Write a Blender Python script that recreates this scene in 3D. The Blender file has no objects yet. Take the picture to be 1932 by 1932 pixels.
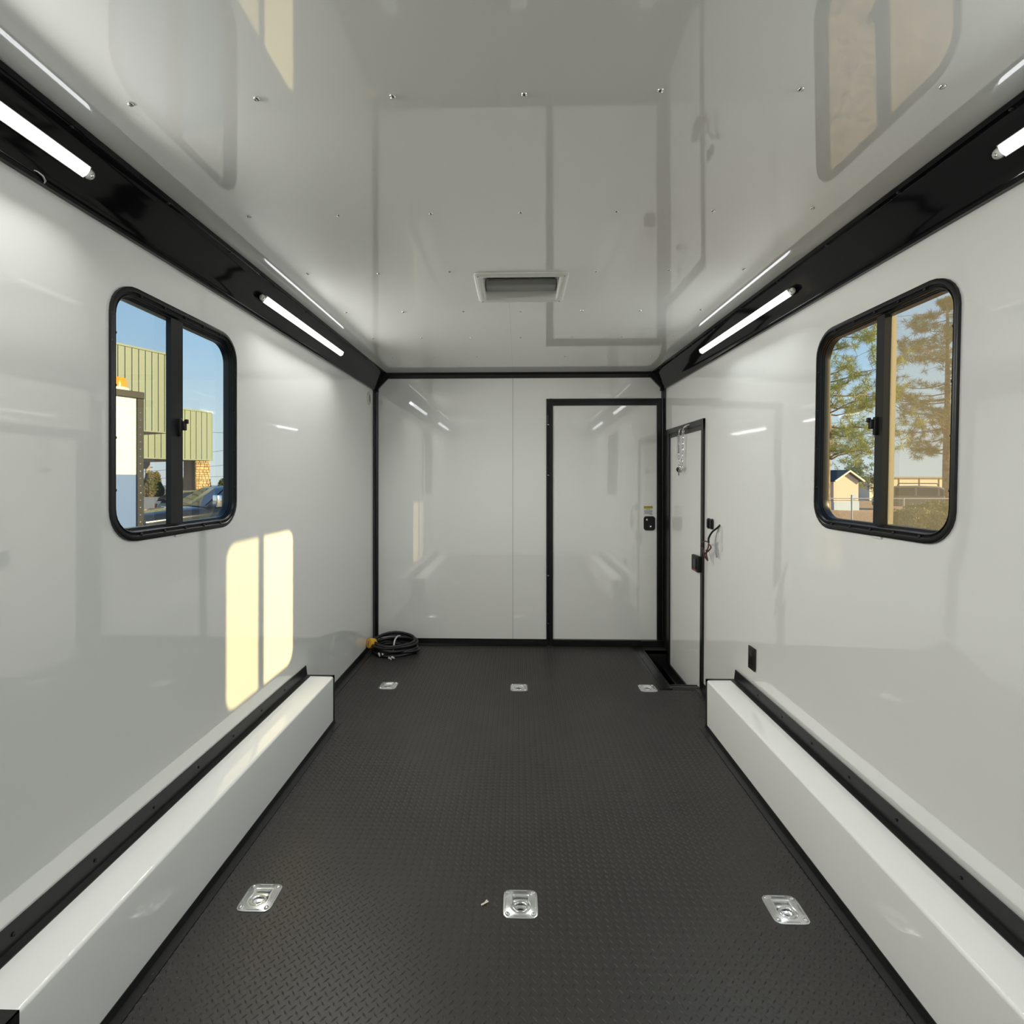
import bpy, bmesh, math, random
import numpy as np
from mathutils import Vector, Matrix
random.seed(7)
rng = np.random.default_rng(11)
S = bpy.context.scene
C = S.collection
PI = math.pi

# ------------------------------------------------------------------ camera, sky, sun, exposure
H0 = 1.408                      # eye height above the trailer floor
YAW = math.radians(1.5)
FPX = 967.0                     # focal length in pixels of the 1932 px frame
cd = bpy.data.cameras.new('camera')
cd.sensor_width = 36.0
cd.lens = 36.0 * FPX / 1932.0
cd.clip_start = 0.02
cd.clip_end = 2000
cd.shift_x = (966 - (978 - FPX * math.tan(YAW))) / 1932.0
cd.shift_y = (905 - 966) / 1932.0
cam = bpy.data.objects.new('camera', cd)
C.objects.link(cam)
cam.location = (0, 0, H0)
cam.rotation_euler = (PI / 2, 0, YAW)
S.camera = cam

SUN_DIR = Vector((-2.535, 0.60, -0.845)).normalized()     # the way the light travels
w = bpy.data.worlds.new('sky')
S.world = w
w.use_nodes = True
nt = w.node_tree
nt.nodes.clear()
tcw = nt.nodes.new('ShaderNodeTexCoord')
sep = nt.nodes.new('ShaderNodeSeparateXYZ')
ramp = nt.nodes.new('ShaderNodeValToRGB')          # clear winter sky: pale at the horizon, blue overhead
for k, (p, c) in enumerate(((0.0, (.78, .88, .88)), (0.10, (.68, .86, .94)), (0.22, (.46, .72, .96)), (0.45, (.26, .50, .86)), (1.0, (.13, .30, .64)))):
    e = ramp.color_ramp.elements[k] if k < 2 else ramp.color_ramp.elements.new(p)
    e.position = p
    e.color = (*c, 1)
nt.links.new(tcw.outputs['Generated'], sep.inputs[0])
nt.links.new(sep.outputs['Z'], ramp.inputs['Fac'])
bg = nt.nodes.new('ShaderNodeBackground')
bg.inputs['Strength'].default_value = 0.92
nt.links.new(ramp.outputs['Color'], bg.inputs['Color'])
wo = nt.nodes.new('ShaderNodeOutputWorld')
nt.links.new(bg.outputs[0], wo.inputs['Surface'])

sl = bpy.data.lights.new('sun', 'SUN')
sl.energy = 8.0
sl.color = (1.0, 0.78, 0.34)
sl.angle = math.radians(0.6)
so = bpy.data.objects.new('sun', sl)
C.objects.link(so)
so.location = (30, -8, 12)
so.rotation_euler = SUN_DIR.to_track_quat('-Z', 'Y').to_euler()

LED_STRENGTH = 2.6              # the lens as seen
TUBE_WATTS = 11.2               # the light each tube throws into the room
TUBE_SPREAD = math.radians(152)
S.view_settings.view_transform = 'Standard'
S.view_settings.look = 'None'
S.view_settings.exposure = 0.0
S.view_settings.gamma = 1.0
S.view_settings.use_curve_mapping = False
S.cycles.max_bounces = 14
S.cycles.diffuse_bounces = 8
S.cycles.glossy_bounces = 6
S.cycles.transparent_max_bounces = 16
S.cycles.caustics_reflective = True
S.cycles.blur_glossy = 0.33
S.cycles.sample_clamp_indirect = 24.0
S.cycles.use_denoising = True

# ------------------------------------------------------------------ materials
MATS = {}


def mat(name, col, rough=0.5, metal=0.0, spec=0.5, bump=None, var=None, emit=None, coat=0.0):
    """bump=(scale, distance, detail); var=(scale, colour2, lo, hi)"""
    m = bpy.data.materials.new(name)
    m.use_nodes = True
    n = m.node_tree.nodes
    L = m.node_tree.links
    p = n['Principled BSDF']
    p.inputs['Base Color'].default_value = (*col, 1)
    p.inputs['Roughness'].default_value = rough
    p.inputs['Metallic'].default_value = metal
    p.inputs['Specular IOR Level'].default_value = spec
    if spec >= 1.0:
        p.inputs['IOR'].default_value = 1.78
    p.inputs['Coat Weight'].default_value = coat
    tc = None
    if bump or var:
        tc = n.new('ShaderNodeTexCoord')
    if bump:
        t = n.new('ShaderNodeTexNoise')
        t.inputs['Scale'].default_value = bump[0]
        t.inputs['Detail'].default_value = bump[2]
        b = n.new('ShaderNodeBump')
        b.inputs['Strength'].default_value = 1.0
        b.inputs['Distance'].default_value = bump[1]
        L.new(tc.outputs['Object'], t.inputs['Vector'])
        L.new(t.outputs['Fac'], b.inputs['Height'])
        L.new(b.outputs['Normal'], p.inputs['Normal'])
    if var:
        t = n.new('ShaderNodeTexNoise')
        t.inputs['Scale'].default_value = var[0]
        t.inputs['Detail'].default_value = 5
        r = n.new('ShaderNodeValToRGB')
        r.color_ramp.elements[0].position = var[2]
        r.color_ramp.elements[1].position = var[3]
        r.color_ramp.elements[0].color = (*col, 1)
        r.color_ramp.elements[1].color = (*var[1], 1)
        L.new(tc.outputs['Object'], t.inputs['Vector'])
        L.new(t.outputs['Fac'], r.inputs['Fac'])
        L.new(r.outputs['Color'], p.inputs['Base Color'])
    if emit:
        p.inputs['Emission Color'].default_value = (*emit[0], 1)
        p.inputs['Emission Strength'].default_value = emit[1]
    MATS[name] = m
    return m


def see_through(name, tint, gloss=True, cover=0.0, cover_col=(0.3, 0.3, 0.3)):
    """thin pane or mesh: straight-through light plus a Fresnel mirror or a share of threads"""
    m = bpy.data.materials.new(name)
    m.use_nodes = True
    n = m.node_tree.nodes
    L = m.node_tree.links
    n.clear()
    o = n.new('ShaderNodeOutputMaterial')
    t = n.new('ShaderNodeBsdfTransparent')
    t.inputs['Color'].default_value = (*tint, 1)
    mix = n.new('ShaderNodeMixShader')
    L.new(t.outputs[0], mix.inputs[1])
    if gloss:
        # Schlick mirror share of a thin pane, the same from either side
        ge = n.new('ShaderNodeNewGeometry')
        dt = n.new('ShaderNodeVectorMath')
        dt.operation = 'DOT_PRODUCT'
        L.new(ge.outputs['Normal'], dt.inputs[0])
        L.new(ge.outputs['Incoming'], dt.inputs[1])
        prev = dt.outputs['Value']
        for op, b in (('ABSOLUTE', None), ('SUBTRACT', 'rev'), ('POWER', 5.0), ('MULTIPLY', 0.90), ('ADD', 0.06)):
            mth = n.new('ShaderNodeMath')
            mth.operation = op
            if b == 'rev':
                mth.inputs[0].default_value = 1.0
                L.new(prev, mth.inputs[1])
            else:
                L.new(prev, mth.inputs[0])
                if b is not None:
                    mth.inputs[1].default_value = b
            prev = mth.outputs[0]
        g = n.new('ShaderNodeBsdfGlossy')
        g.inputs['Roughness'].default_value = 0.0
        L.new(prev, mix.inputs[0])
        L.new(g.outputs[0], mix.inputs[2])
    else:
        mix.inputs[0].default_value = cover
        d = n.new('ShaderNodeBsdfDiffuse')
        d.inputs['Color'].default_value = (*cover_col, 1)
        tr = n.new('ShaderNodeBsdfTranslucent')
        tr.inputs['Color'].default_value = (*cover_col, 1)
        mx = n.new('ShaderNodeMixShader')
        mx.inputs[0].default_value = 0.5
        L.new(d.outputs[0], mx.inputs[1])
        L.new(tr.outputs[0], mx.inputs[2])
        L.new(mx.outputs[0], mix.inputs[2])
    L.new(mix.outputs[0], o.inputs['Surface'])
    MATS[name] = m
    return m


WHITE = mat('white_gloss_panel', (0.86, 0.86, 0.84), 0.03, spec=1.0, bump=(1.3, 0.0011, 0.0))
CEIL = mat('white_gloss_ceiling', (0.83, 0.83, 0.805), 0.03, spec=1.0, bump=(1.2, 0.0011, 0.0))
BOXW = mat('white_satin_metal', (0.87, 0.87, 0.855), 0.05, spec=0.8, bump=(2.0, 0.0006, 0.0))
DOORW = mat('white_gloss_door', (0.86, 0.86, 0.84), 0.04, spec=1.0, bump=(1.3, 0.0008, 0.0))
BLACK = mat('black_gloss_trim', (0.005, 0.005, 0.006), 0.06, spec=0.22, bump=(2.2, 0.0030, 0.0))
BLACKT = mat('black_painted_metal', (0.008, 0.008, 0.008), 0.28, spec=0.45)
BLACKM = mat('black_matte_plastic', (0.010, 0.010, 0.010), 0.45, spec=0.4)
FRAME = mat('black_window_frame', (0.008, 0.008, 0.009), 0.35, spec=0.4)
RUBBER = mat('black_rubber', (0.028, 0.0255, 0.0235), 0.42, spec=0.45, bump=(260, 0.0002, 2.0),
             var=(2.2, (0.034, 0.031, 0.028), 0.35, 0.7))
ZINC = mat('zinc_plate', (0.80, 0.81, 0.81), 0.30, metal=1.0, bump=(40, 0.0002, 2))
STEEL = mat('bright_steel', (0.75, 0.75, 0.76), 0.18, metal=1.0)
LED = mat('lit_tube', (0.9, 0.9, 0.9), 0.4, emit=((0.93, 0.97, 1.0), LED_STRENGTH))
CLEARCAP = mat('pale_plastic_cap', (0.55, 0.56, 0.52), 0.25)
VENTW = mat('white_vent_plastic', (0.72, 0.72, 0.69), 0.35)
VENTD = mat('grey_vent_screen', (0.34, 0.35, 0.34), 0.6)
YELLOW = mat('yellow_plug', (0.70, 0.36, 0.02), 0.4)
LABELY = mat('label_yellow', (0.42, 0.38, 0.02), 0.5)
LABELW = mat('label_white', (0.72, 0.72, 0.70), 0.5)
LABELG = mat('label_ink', (0.10, 0.10, 0.10), 0.5)
RED = mat('maroon_wire', (0.085, 0.014, 0.018), 0.4)
GREYW = mat('grey_wire', (0.30, 0.31, 0.36), 0.4)
CORD = mat('black_cord_jacket', (0.010, 0.010, 0.012), 0.38)
TIE = mat('pale_tie', (0.55, 0.55, 0.55), 0.4)
GLASS = see_through('window_glass', (0.90, 0.92, 0.91))
SCREEN_R = see_through('tan_insect_screen', (1, 1, 1), False, 0.30, (0.42, 0.36, 0.27))
SCREEN_L = see_through('fine_insect_screen', (1, 1, 1), False, 0.10, (0.30, 0.32, 0.34))
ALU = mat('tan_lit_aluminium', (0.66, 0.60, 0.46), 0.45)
# outdoors
SIDING = mat('pale_green_siding', (0.215, 0.265, 0.235), 0.5)
SIDEGAP = mat('dark_siding_joint', (0.12, 0.13, 0.07), 0.7)
SOFFIT = mat('brown_soffit', (0.28, 0.23, 0.18), 0.7)
STONE = mat('tan_stone', (0.40, 0.28, 0.15), 0.8, var=(2.4, (0.56, 0.42, 0.26), 0.4, 0.6))
TRUCKW = mat('truck_white', (0.74, 0.80, 0.84), 0.4, bump=(14, 0.01, 3))
TRUCKB = mat('truck_blue', (0.11, 0.20, 0.48), 0.4)
AMBER = mat('amber_lens', (0.85, 0.30, 0.02), 0.2)
CARP = mat('dark_car_paint', (0.012, 0.014, 0.020), 0.12, coat=0.5)
CARG = mat('car_glass', (0.02, 0.03, 0.045), 0.04)
CHROME = mat('chrome', (0.86, 0.85, 0.82), 0.12, metal=1.0)
TYRE = mat('tyre', (0.015, 0.015, 0.015), 0.8)
TAIL = mat('red_tail_lens', (0.45, 0.03, 0.02), 0.25)
BARK = mat('pine_bark', (0.24, 0.16, 0.115), 0.9, var=(3.0, (0.36, 0.26, 0.20), 0.4, 0.6))
NEEDLE1 = mat('pine_needles_brownish', (0.26, 0.25, 0.10), 0.7, var=(0.7, (0.36, 0.32, 0.12), 0.4, 0.6))
NEEDLE2 = mat('pine_needles_green', (0.40, 0.44, 0.11), 0.7, var=(0.8, (0.52, 0.50, 0.12), 0.4, 0.6))
LEAF = mat('shrub_leaves', (0.13, 0.15, 0.05), 0.7, var=(0.6, (0.24, 0.20, 0.08), 0.4, 0.6))
HEDGE = mat('hedge_leaves', (0.30, 0.31, 0.12), 0.7, var=(1.0, (0.40, 0.36, 0.15), 0.4, 0.6))
STRAW = mat('pine_straw', (0.66, 0.42, 0.25), 0.9, var=(9.0, (0.34, 0.25, 0.15), 0.42, 0.62), bump=(20, 0.03, 4))
ASPHALT = mat('asphalt', (0.26, 0.255, 0.24), 0.9, var=(6.0, (0.34, 0.33, 0.30), 0.4, 0.6))
POLE = mat('weathered_pole', (0.46, 0.38, 0.28), 0.8)
GALV = mat('galvanised_pipe', (0.62, 0.60, 0.54), 0.45)
BEIGE = mat('beige_wall', (0.66, 0.61, 0.52), 0.7)
SHEDW = mat('cream_board', (0.64, 0.56, 0.50), 0.8)
SHEDB = mat('pale_blue_skirting', (0.42, 0.52, 0.74), 0.7)
ROOFD = mat('dark_shingle', (0.055, 0.065, 0.065), 0.9)
TRIMW = mat('white_trim_board', (0.80, 0.78, 0.72), 0.6)
VANG = mat('grey_van_paint', (0.30, 0.27, 0.23), 0.5)
WIREM = mat('power_line', (0.05, 0.05, 0.055), 0.6)


# ------------------------------------------------------------------ helpers
class MB:
    """collects shapes and links them as one mesh object"""

    def __init__(s):
        s.v = []
        s.f = []

    def add(s, vs, fs):
        o = len(s.v)
        s.v += [tuple(x) for x in vs]
        s.f += [tuple(i + o for i in f) for f in fs]
        return s

    def box(s, a, b):
        x0, y0, z0 = a
        x1, y1, z1 = b
        return s.add([(x0, y0, z0), (x1, y0, z0), (x1, y1, z0), (x0, y1, z0), (x0, y0, z1), (x1, y0, z1), (x1, y1, z1), (x0, y1, z1)],
                     [(0, 3, 2, 1), (4, 5, 6, 7), (0, 1, 5, 4), (1, 2, 6, 5), (2, 3, 7, 6), (3, 0, 4, 7)])

    def bbox(s, a, b, r=0.004, seg=2):
        bm = bmesh.new()
        bmesh.ops.create_cube(bm, size=1.0)
        sx, sy, sz = [b[i] - a[i] for i in range(3)]
        c = [(a[i] + b[i]) / 2 for i in range(3)]
        for v in bm.verts:
            v.co = Vector((v.co.x * sx + c[0], v.co.y * sy + c[1], v.co.z * sz + c[2]))
        r = min(r, 0.45 * min(abs(sx), abs(sy), abs(sz)))
        bmesh.ops.bevel(bm, geom=list(bm.edges), offset=r, segments=seg, affect='EDGES', profile=0.5)
        bm.verts.index_update()
        s.add([v.co[:] for v in bm.verts], [[v.index for v in f.verts] for f in bm.faces])
        bm.free()
        return s

    def prism(s, poly, axis, t0, t1):
        """extrude a closed 2-D outline along an axis ('x': outline in y,z; 'y': outline in x,z; 'z': outline in x,y)"""
        def P(p, t):
            return {'x': (t, p[0], p[1]), 'y': (p[0], t, p[1]), 'z': (p[0], p[1], t)}[axis]
        n = len(poly)
        vs = [P(p, t0) for p in poly] + [P(p, t1) for p in poly]
        fs = [tuple(range(n))[::-1], tuple(range(n, 2 * n))]
        for i in range(n):
            j = (i + 1) % n
            fs.append((i, j, n + j, n + i))
        return s.add(vs, fs)

    def tube(s, pts, r, n=8, closed=False):
        P = [Vector(p) for p in pts]
        m = len(P)
        rr = r if hasattr(r, '__len__') else [r] * m
        up = Vector((0.13, 0.21, 0.97)).normalized()
        vs = []
        prev = None
        for i in range(m):
            a = P[(i - 1) % m] if (closed or i > 0) else P[i]
            b = P[(i + 1) % m] if (closed or i < m - 1) else P[i]
            t = (b - a).normalized()
            x = prev if prev is not None else up.cross(t)
            x = x - t * x.dot(t)
            if x.length < 1e-5:
                x = t.orthogonal()
            x.normalize()
            prev = x
            y = t.cross(x)
            for k in range(n):
                q = 2 * PI * k / n
                vs.append(P[i] + (x * math.cos(q) + y * math.sin(q)) * rr[i])
        fs = []
        for i in range(m if closed else m - 1):
            for k in range(n):
                a, b = i * n + k, i * n + (k + 1) % n
                c, d = ((i + 1) % m) * n + (k + 1) % n, ((i + 1) % m) * n + k
                fs.append((a, b, c, d))
        if not closed:
            fs.append(tuple(range(n))[::-1])
            fs.append(tuple(range((m - 1) * n, m * n)))
        return s.add(vs, fs)

    def cyl(s, a, b, r, n=16):
        return s.tube([a, b], r, n)

    def lathe(s, prof, origin, axis='z', n=20):
        """prof: (radius, height) pairs around an axis through origin"""
        vs, fs = [], []
        for (r, h) in prof:
            for k in range(n):
                q = 2 * PI * k / n
                a, b = r * math.cos(q), r * math.sin(q)
                p = {'z': (a, b, h), 'x': (h, a, b), 'y': (a, h, b)}[axis]
                vs.append((p[0] + origin[0], p[1] + origin[1], p[2] + origin[2]))
        m = len(prof)
        for i in range(m - 1):
            for k in range(n):
                fs.append((i * n + k, i * n + (k + 1) % n, (i + 1) * n + (k + 1) % n, (i + 1) * n + k))
        fs.append(tuple(range(n))[::-1])
        fs.append(tuple(range((m - 1) * n, m * n)))
        return s.add(vs, fs)

    def loops(s, rings, cap0=False, cap1=False):
        n = len(rings[0])
        vs = [p for r in rings for p in r]
        fs = []
        for i in range(len(rings) - 1):
            for k in range(n):
                fs.append((i * n + k, i * n + (k + 1) % n, (i + 1) * n + (k + 1) % n, (i + 1) * n + k))
        if cap0:
            fs.append(tuple(range(n))[::-1])
        if cap1:
            fs.append(tuple(range((len(rings) - 1) * n, len(rings) * n)))
        return s.add(vs, fs)

    def xf(s, M):
        s.v = [tuple(M @ Vector(p)) for p in s.v]
        return s

    def warp(s, fn):
        s.v = [fn(p) for p in s.v]
        return s

    def build(s, name, m, parent=None, smooth=False, label=None):
        me = bpy.data.meshes.new(name)
        me.from_pydata(s.v, [], s.f)
        bm = bmesh.new()
        bm.from_mesh(me)
        bmesh.ops.recalc_face_normals(bm, faces=bm.faces)
        bm.to_mesh(me)
        bm.free()
        me.materials.append(m)
        if smooth:
            me.shade_smooth()
            if smooth != 'all':
                me.set_sharp_from_angle(angle=math.radians(52))
        o = bpy.data.objects.new(name, me)
        C.objects.link(o)
        if parent:
            o.parent = parent
            o.matrix_parent_inverse = parent.matrix_basis.inverted()
        if label:
            o['label'] = label
        return o


def tag(o, label, cat, group=None):
    o['label'] = label
    o['category'] = cat
    if group:
        o['group'] = group
    return o


def thing(name, loc, label, cat, group=None):
    o = bpy.data.objects.new(name, None)
    o.empty_display_size = 0.1
    o.location = loc
    C.objects.link(o)
    return tag(o, label, cat, group)


def empty(name, loc, parent=None):
    o = bpy.data.objects.new(name, None)
    o.empty_display_size = 0.1
    o.location = loc
    C.objects.link(o)
    return o


def structure(o):
    o['kind'] = 'structure'
    return o


def dup_part(o, parent, loc):
    """a copy sharing the mesh, shifted by loc in the parent's space"""
    c = o.copy()
    C.objects.link(c)
    c.parent = parent
    c.matrix_parent_inverse = parent.matrix_basis.inverted()
    c.location = loc
    return c


def scatter(name, proto_mb, m, parent, places, smooth=True):
    """one part per place, all sharing one mesh; the prototype is modelled at the origin"""
    first = None
    for (p, rot) in places:
        if first is None:
            first = proto_mb.build(name, m, parent, smooth)
            first.location = p
            first.rotation_euler = rot
        else:
            c = dup_part(first, parent, p)
            c.rotation_euler = rot
    return first


def rrect(cx, cy, hw, hh, r, n=7):
    pts = []
    for (sx, sy, a0) in ((1, 1, 0), (-1, 1, 90), (-1, -1, 180), (1, -1, 270)):
        for k in range(n):
            a = math.radians(a0 + 90 * k / (n - 1))
            pts.append((cx + sx * (hw - r) + r * math.cos(a), cy + sy * (hh - r) + r * math.sin(a)))
    return pts


def plate(name, outer, holes, to3d, t, m, parent=None):
    """flat sheet of thickness t with holes; to3d(u, v, w) maps the sheet (w = 0 face, w = t back) into the room"""
    cu = bpy.data.curves.new('tmp', 'CURVE')
    cu.dimensions = '2D'
    cu.fill_mode = 'BOTH'
    for loop in [outer] + holes:
        sp = cu.splines.new('POLY')
        sp.points.add(len(loop) - 1)
        for i, p in enumerate(loop):
            sp.points[i].co = (p[0], p[1], 0, 1)
        sp.use_cyclic_u = True
    cu.extrude = t / 2
    o = bpy.data.objects.new('tmp', cu)
    C.objects.link(o)
    dg = bpy.context.evaluated_depsgraph_get()
    dg.update()
    me = bpy.data.meshes.new_from_object(o.evaluated_get(dg))
    bpy.data.objects.remove(o)
    vs = [to3d(v.co.x, v.co.y, v.co.z + t / 2) for v in me.vertices]
    fs = [tuple(p.vertices) for p in me.polygons]
    bpy.data.meshes.remove(me)
    return MB().add(vs, fs).build(name, m, parent)


# ------------------------------------------------------------------ the room (metres; X across, Y into the trailer, Z up)
HW, LEN, HT, REAR = 1.23, 4.37, 2.32, -0.95


def lean(p):
    """the right-hand wall leans out a little towards the rear of the trailer"""
    x, y, z = p
    return (x + 0.017 * (LEN - y) * max(z, 0) / 2.1, y, z)


WIN_Y, WIN_Z, WIN_HW, WIN_HH, WIN_R = 1.850, 1.616, 0.3425, 0.405, 0.105

hole = rrect(WIN_Y, WIN_Z, WIN_HW - 0.014, WIN_HH - 0.014, WIN_R - 0.014)
wl = plate('wall_left', [(REAR - .06, -.3), (LEN + .06, -.3), (LEN + .06, 2.40), (REAR - .06, 2.40)], [hole],
           lambda u, v, q: (-HW - q, u, v), 0.030, WHITE)
structure(wl)
wr_outline = [(REAR - .06, -.3), (3.47, -.3), (3.47, 1.79), (4.34, 1.79), (4.34, -.3), (LEN + .06, -.3), (LEN + .06, 2.40), (REAR - .06, 2.40)]
wr = plate('wall_right', wr_outline, [hole], lambda u, v, q: lean((HW + q, u, v)), 0.030, WHITE)
structure(wr)

# front wall in two sheets that meet at a fine seam
wf = structure(empty('wall_front', (0, LEN, 0)))
SEAM = -0.047
plate('wall_panel', [(-HW, -.05), (SEAM - .0012, -.05), (SEAM - .0012, HT + .05), (-HW, HT + .05)], [],
      lambda u, v, q: (u, LEN + q, v), 0.05, WHITE, wf)
plate('wall_panel', [(SEAM + .0012, -.05), (.255, -.05), (.255, 2.08), (1.225, 2.08), (1.225, -.05), (HW + .05, -.05), (HW + .05, HT + .05), (SEAM + .0012, HT + .05)], [],
      lambda u, v, q: (u, LEN + q, v), 0.05, WHITE, wf)
MB().box((SEAM - .006, LEN + .002, 0), (SEAM + .006, LEN + .05, HT)).build('seam_backing', LABELG, wf)
structure(plate('wall_rear', [(-1.4, -.3), (1.4, -.3), (1.4, 2.45), (-1.4, 2.45)], [], lambda u, v, q: (u, REAR - q, v), 0.05, WHITE))

# ceiling: two sheets, a seam, the vent opening
cei = structure(empty('ceiling', (0, 1.5, HT)))
VX0, VX1, VY0, VY1 = -0.165, 0.190, 2.285, 2.575
plate('ceiling_panel', [(-1.29, REAR), (SEAM - .0003, REAR), (SEAM - .0003, VY0), (VX0, VY0), (VX0, VY1), (SEAM - .0003, VY1), (SEAM - .0003, LEN + .05), (-1.29, LEN + .05)], [],
      lambda u, v, q: (u, v, HT + q), 0.02, CEIL, cei)
plate('ceiling_panel', [(SEAM + .0003, REAR), (1.36, REAR), (1.36, LEN + .05), (SEAM + .0003, LEN + .05), (SEAM + .0003, VY1), (VX1, VY1), (VX1, VY0), (SEAM + .0003, VY0)], [],
      lambda u, v, q: (u, v, HT + q), 0.02, CEIL, cei)
MB().box((SEAM - .02, VY1 + .03, HT + .0015), (SEAM + .02, LEN, HT + .02)).build('seam_backing', LABELG, cei)
MB().box((SEAM - .02, REAR, HT + .0003), (SEAM + .02, VY0 - .03, HT + .02)).build('seam_backing', CEIL, cei)
structure(MB().box((-1.40, REAR - .1, HT + .10), (1.46, LEN + .12, HT + .16)).build('roof', TRUCKW))  # unseen slab added over the ceiling to stop sunlight leaking in
screw = MB().lathe([(.0075, 0), (.0075, -.0015), (.006, -.0035), (.003, -.0045), (.0005, -.0048)], (0, 0, 0), 'z', 12)
spots = []
for j, y in enumerate((0.70, 1.215, 1.750, 2.245, 2.775, 3.285, 3.80)):
    for i, x in enumerate((-.935, -.622, -.303, .012, .338, .657, .982)):
        if VX0 - .03 < x < VX1 + .03 and VY0 - .05 < y < VY1 + .05:
            continue
        if abs(y - 2.245) < .02 and i == 3:
            continue
        spots.append(((x + random.uniform(-.006, .006), y + random.uniform(-.006, .006), HT), (0, 0, random.random() * 3)))
scatter('screw', screw, STEEL, cei, spots)

# floor with the step well cut out, tread lugs on top
WX0, WY0, WY1 = 1.03, 3.53, 4.26
RINGS = [(-.869, 1.703), (.007, 1.700), (.873, 1.700), (-.886, 3.478), (.004, 3.468), (.872, 3.480)]
flo = plate('floor', [(-HW - .03, REAR), (HW + .03, REAR), (HW + .03, WY0), (WX0, WY0), (WX0, WY1), (HW + .03, WY1), (HW + .03, LEN + .03), (-HW - .03, LEN + .03)],
            [rrect(x, y, .048, .048, .012, 4) for x, y in RINGS], lambda u, v, q: (u, v, -q), 0.03, RUBBER)
structure(flo)


def tread():
    base = np.array([(-.0112, 0, 0), (0, -.0026, 0), (.0112, 0, 0), (0, .0026, 0), (-.0065, 0, .0026), (0, -.0007, .0030), (.0065, 0, .0026), (0, .0007, .0030)])
    faces = np.array([(0, 1, 5, 4), (1, 2, 6, 5), (2, 3, 7, 6), (3, 0, 4, 7), (4, 5, 6, 7)])
    px, py = 0.0300, 0.0256
    V, F = [], []
    for s, off in ((1, (0, 0)), (-1, (.5, .5))):
        a = math.radians(45 * s)
        R = np.array([(math.cos(a), -math.sin(a), 0), (math.sin(a), math.cos(a), 0), (0, 0, 1)])
        b = base @ R.T
        xs = (np.arange(-42, 43) + off[0]) * px
        ys = (np.arange(0, 152) + off[1]) * py + 0.48
        gx, gy = np.meshgrid(xs, ys)
        gx, gy = gx.ravel(), gy.ravel()
        keep = (gy < 4.30) & (np.abs(gx) < 1.19)
        keep &= ~((np.abs(gx) > 1.02) & (gy < 2.98) & (gy > 1.04))
        keep &= ~((gx > .94) & (gy > 3.45))
        for (rx, ry) in RINGS:
            keep &= ~((np.abs(gx - rx) < .064) & (np.abs(gy - ry) < .066))
        gx, gy = gx[keep], gy[keep]
        n = len(gx)
        vv = np.repeat(b[None], n, 0)
        vv[:, :, 0] += gx[:, None]
        vv[:, :, 1] += gy[:, None]
        o = sum(len(q) for q in V)
        V.append(vv.reshape(-1, 3))
        F.append((faces[None] + (np.arange(n) * 8)[:, None, None] + o).reshape(-1, 4))
    V = np.concatenate(V)
    F = np.concatenate(F)
    me = bpy.data.meshes.new('tread_lugs')
    me.vertices.add(len(V))
    me.vertices.foreach_set('co', V.ravel())
    me.loops.add(len(F) * 4)
    me.loops.foreach_set('vertex_index', F.ravel().astype(np.int32))
    me.polygons.add(len(F))
    me.polygons.foreach_set('loop_start', (np.arange(len(F)) * 4).astype(np.int32))
    me.update(calc_edges=True)
    me.materials.append(RUBBER)
    o = bpy.data.objects.new('tread_lugs', me)
    C.objects.link(o)
    o.parent = flo
    o['kind'] = 'stuff'
    return o


tread()

# ------------------------------------------------------------------ black trims (trim_1 .. ), baseboards
def trim(n, mb, m=BLACKT, smooth=False):
    return structure(mb.build('trim_%d' % n, m, None, smooth))


cove = [(-1.2295, 2.165), (-1.214, 2.164), (-1.210, 2.190), (-1.200, 2.205), (-1.184, 2.233), (-1.166, 2.262), (-1.150, 2.287), (-1.142, 2.302), (-1.126, 2.305), (-1.124, 2.3195), (-1.2295, 2.3195)]
t1 = trim(1, MB().prism(cove, 'y', REAR, LEN - .004), BLACK, True)
cr = MB()
for y0, y1 in ((REAR, LEN - .004),):
    cr.prism([(-x, z) for x, z in cove], 'y', y0, y1)
cr.warp(lean)
t2 = trim(2, cr, BLACK, True)
for tr, sgn in ((t1, -1), (t2, 1)):
    sc = MB().lathe([(.006, 0), (.006, -.002), (.003, -.0045), (.0005, -.005)], (0, 0, 0), 'z', 10)
    pl = []
    for k in range(11):
        y = 0.55 + k * 0.36
        pl.append((lean((sgn * 1.134, y, 2.3045)) if sgn > 0 else (sgn * 1.134, y, 2.3045), (0, 0, 0)))
        pl.append((lean((sgn * 1.214, y + .17, 2.176)) if sgn > 0 else (sgn * 1.214, y + .17, 2.176), (0, sgn * PI / 2 * -1, 0)))
    scatter('screw', sc, BLACKT, tr, pl)
# corner posts, head trim of the front wall, cove end caps
trim(3, MB().prism([(-HW + .001, LEN - .066), (-HW + .008, LEN - .066), (-HW + .012, LEN - .018), (-HW + .030, LEN - .008), (-HW + .030, LEN - .001), (-HW + .001, LEN - .001)], 'z', 0.001, 2.19))
trim(4, MB().prism([(HW - .001, LEN - .066), (HW - .008, LEN - .066), (HW - .012, LEN - .018), (HW - .022, LEN - .008), (HW - .022, LEN - .001), (HW - .001, LEN - .001)], 'z', 0.001, 2.19))
trim(5, MB().prism([(LEN - .001, 2.272), (LEN - .007, 2.272), (LEN - .012, 2.302), (LEN - .024, 2.312), (LEN - .024, 2.3195), (LEN - .001, 2.3195)], 'x', -1.14, 1.14))
for n, sg in ((6, -1), (7, 1)):
    trim(n, MB().prism([(sg * x, z) for x, z in ((-1.2285, 2.150), (-1.196, 2.158), (-1.196, 2.185), (-1.116, 2.270), (-1.100, 2.272), (-1.100, 2.3185), (-1.2285, 2.3185))], 'y', LEN - .026, LEN - .003))
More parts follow.
